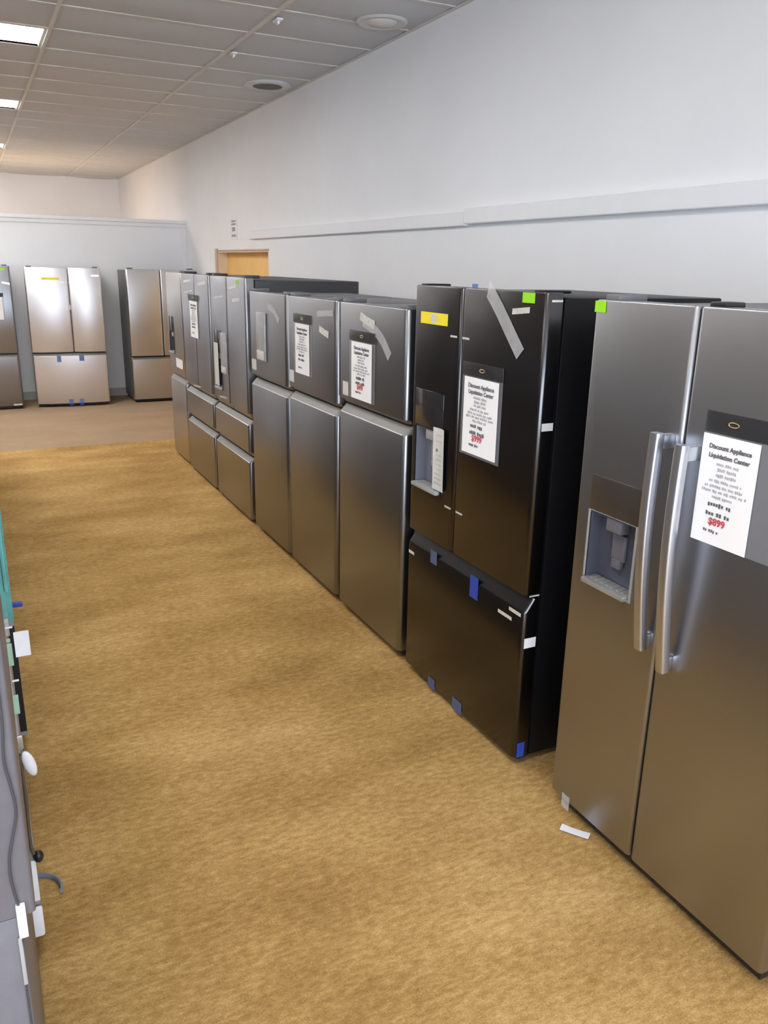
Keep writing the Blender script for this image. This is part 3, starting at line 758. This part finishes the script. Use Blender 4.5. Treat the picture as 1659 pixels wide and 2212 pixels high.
# things stuck to / hanging from that door edge
o = finish('paper_tag', sheet(bmesh.new(), -0.017, 0.017, -0.032, 0.032, 0, 0.0008, 0.002), 'white_tag', None, (0.021, 1.985, 0.965), -PI / 2)
o.rotation_euler = (0, math.radians(5), PI / 2); tag(o, 'small white paper tag sticking out of the left row above the carpet', 'tag')
b = bmesh.new(); bmesh.ops.create_uvsphere(b, u_segments=18, v_segments=12, radius=0.5)
for v_ in b.verts:
    v_.co = Vector((v_.co.x * 0.030, v_.co.y * 0.02, v_.co.z * 0.075)); v_.co.x += -v_.co.z * 0.22
o = finish('foam_wad', b, 'white_tag', None, (0.004, 1.988, 0.632), 0); tag(o, 'rounded white foam wad stuck on a door edge in the left row', 'foam')
b = bmesh.new(); box(b, -0.026, 0.018, -0.012, 0.0, -0.048, 0.048, 0.006)
o = finish('foam_block', b, 'white_tag', None, (-0.026, 1.996, 0.145), 0); tag(o, 'white block of packing foam low on the left row, just above the carpet', 'foam')
L3, W = left_fridge('third refrigerator of the left row, a sliver of teal film at the left picture edge', 3.05, 3.96, 0.014, 'door_grey', 'cab_grey')
b = bmesh.new(); box(b, 0.001, 0.045, W / 2 + 0.0003, W / 2 + 0.0012, 0.12, 0.56); part('tape_strip', b, 'black', L3, 'black tape', smooth=False)
b = bmesh.new(); box(b, -0.001, 0.045, W / 2 + 0.0003, W / 2 + 0.0015, 0.58, 1.75); part('film_strip', b, 'teal', L3, 'teal protective film', smooth=False)
patch('tape_strip', L3, 'white_tag', W / 2 - 0.05, W / 2 - 0.005, 1.12, 1.16, 'white tape')
b = bmesh.new(); box(b, -0.035, -0.0005, W / 2 - 0.03, W / 2 - 0.004, 0.63, 0.645, 0.002); part('tape_tab', b, 'blue_tape', L3, 'blue tape tail')
for (a0, a1, X) in ((4.1, 5.01, 0.02), (5.08, 5.99, 0.02), (6.06, 6.97, 0.0), (7.04, 7.95, -0.05)):
    left_fridge('grey refrigerator farther along the left row, outside the picture', a0, a1, X)
b = bmesh.new()
sweep(b, smooth_path([(-0.03, 0.03, 0.006), (0.0, 0.02, 0.008), (0.03, -0.005, 0.010), (0.045, -0.045, 0.012), (0.044, -0.075, 0.012)], 6), 0.020, 0.010, 10, side=Vector((0, 0, 1)))
o = finish('plastic_hook', b, 'hook_blue', None, (0.005, 2.32, 0.0)); tag(o, 'curved blue-grey plastic hook lying on the carpet by the left row', 'hook')

# ================================================================== LIGHT
def area(name, loc, rot, sx, sy, power, col, spread=None):
    l = bpy.data.lights.new(name, 'AREA'); l.shape = 'RECTANGLE'; l.size = sx; l.size_y = sy; l.energy = power; l.color = col
    if spread: l.spread = spread
    o = bpy.data.objects.new(name, l); COL.objects.link(o); o.location = loc; o.rotation_euler = rot; return o
area('daylight', ((WX0 + WX1) / 2, YF - 0.16, (WZ0 + WZ1) / 2), (PI / 2, 0, 0), WX1 - WX0 - 0.02, WZ1 - WZ0 - 0.02, 670, (0.76, 0.86, 1.0))
area('far_room_lamp', (0.5, 15.0, 2.0), (PI, 0, 0), 3.0, 1.5, 20, (1.0, 0.70, 0.42))
wd = bpy.data.worlds.new('World'); SC.world = wd; wd.use_nodes = True
wd.node_tree.nodes['Background'].inputs['Color'].default_value = (0.6, 0.75, 1.0, 1); wd.node_tree.nodes['Background'].inputs['Strength'].default_value = 0.6

# ================================================================== CAMERA
cd = bpy.data.cameras.new('camera'); cam = bpy.data.objects.new('camera', cd); COL.objects.link(cam)
FPX = 1750.0
PPX, PPY = 829.5, 1106.0
V1 = (-78.0, 555.0); roll = math.radians(1.15)
n2 = (-math.sin(roll), math.cos(roll))
Yc = Vector((V1[0] - PPX, V1[1] - PPY, FPX)).normalized()
dh = -((V1[0] - PPX) * n2[0] + (V1[1] - PPY) * n2[1]); dn = FPX * FPX / dh
nad = Vector((n2[0] * dn, n2[1] * dn, FPX)); nad = (nad - Yc * nad.dot(Yc)).normalized()
Zc = -nad; Xc = Yc.cross(Zc)
# rows: world axes in camera (x right, y down, z forward)
right = Vector((Xc[0], Yc[0], Zc[0])); down = Vector((Xc[1], Yc[1], Zc[1])); fwd = Vector((Xc[2], Yc[2], Zc[2]))
mat3 = Matrix((right, -down, -fwd)).transposed()
cam.matrix_world = Matrix.Translation((0, 0, 1.86)) @ mat3.to_4x4()
cd.sensor_fit = 'VERTICAL'; cd.sensor_height = 36.0; cd.sensor_width = 27.0; cd.lens = FPX / 2212.0 * 36.0
cd.clip_start = 0.02; cd.clip_end = 100
SC.camera = cam

SC.view_settings.view_transform = 'Standard'; SC.view_settings.look = 'None'
SC.view_settings.exposure = 0.16; SC.view_settings.gamma = 1.0; SC.view_settings.use_curve_mapping = False
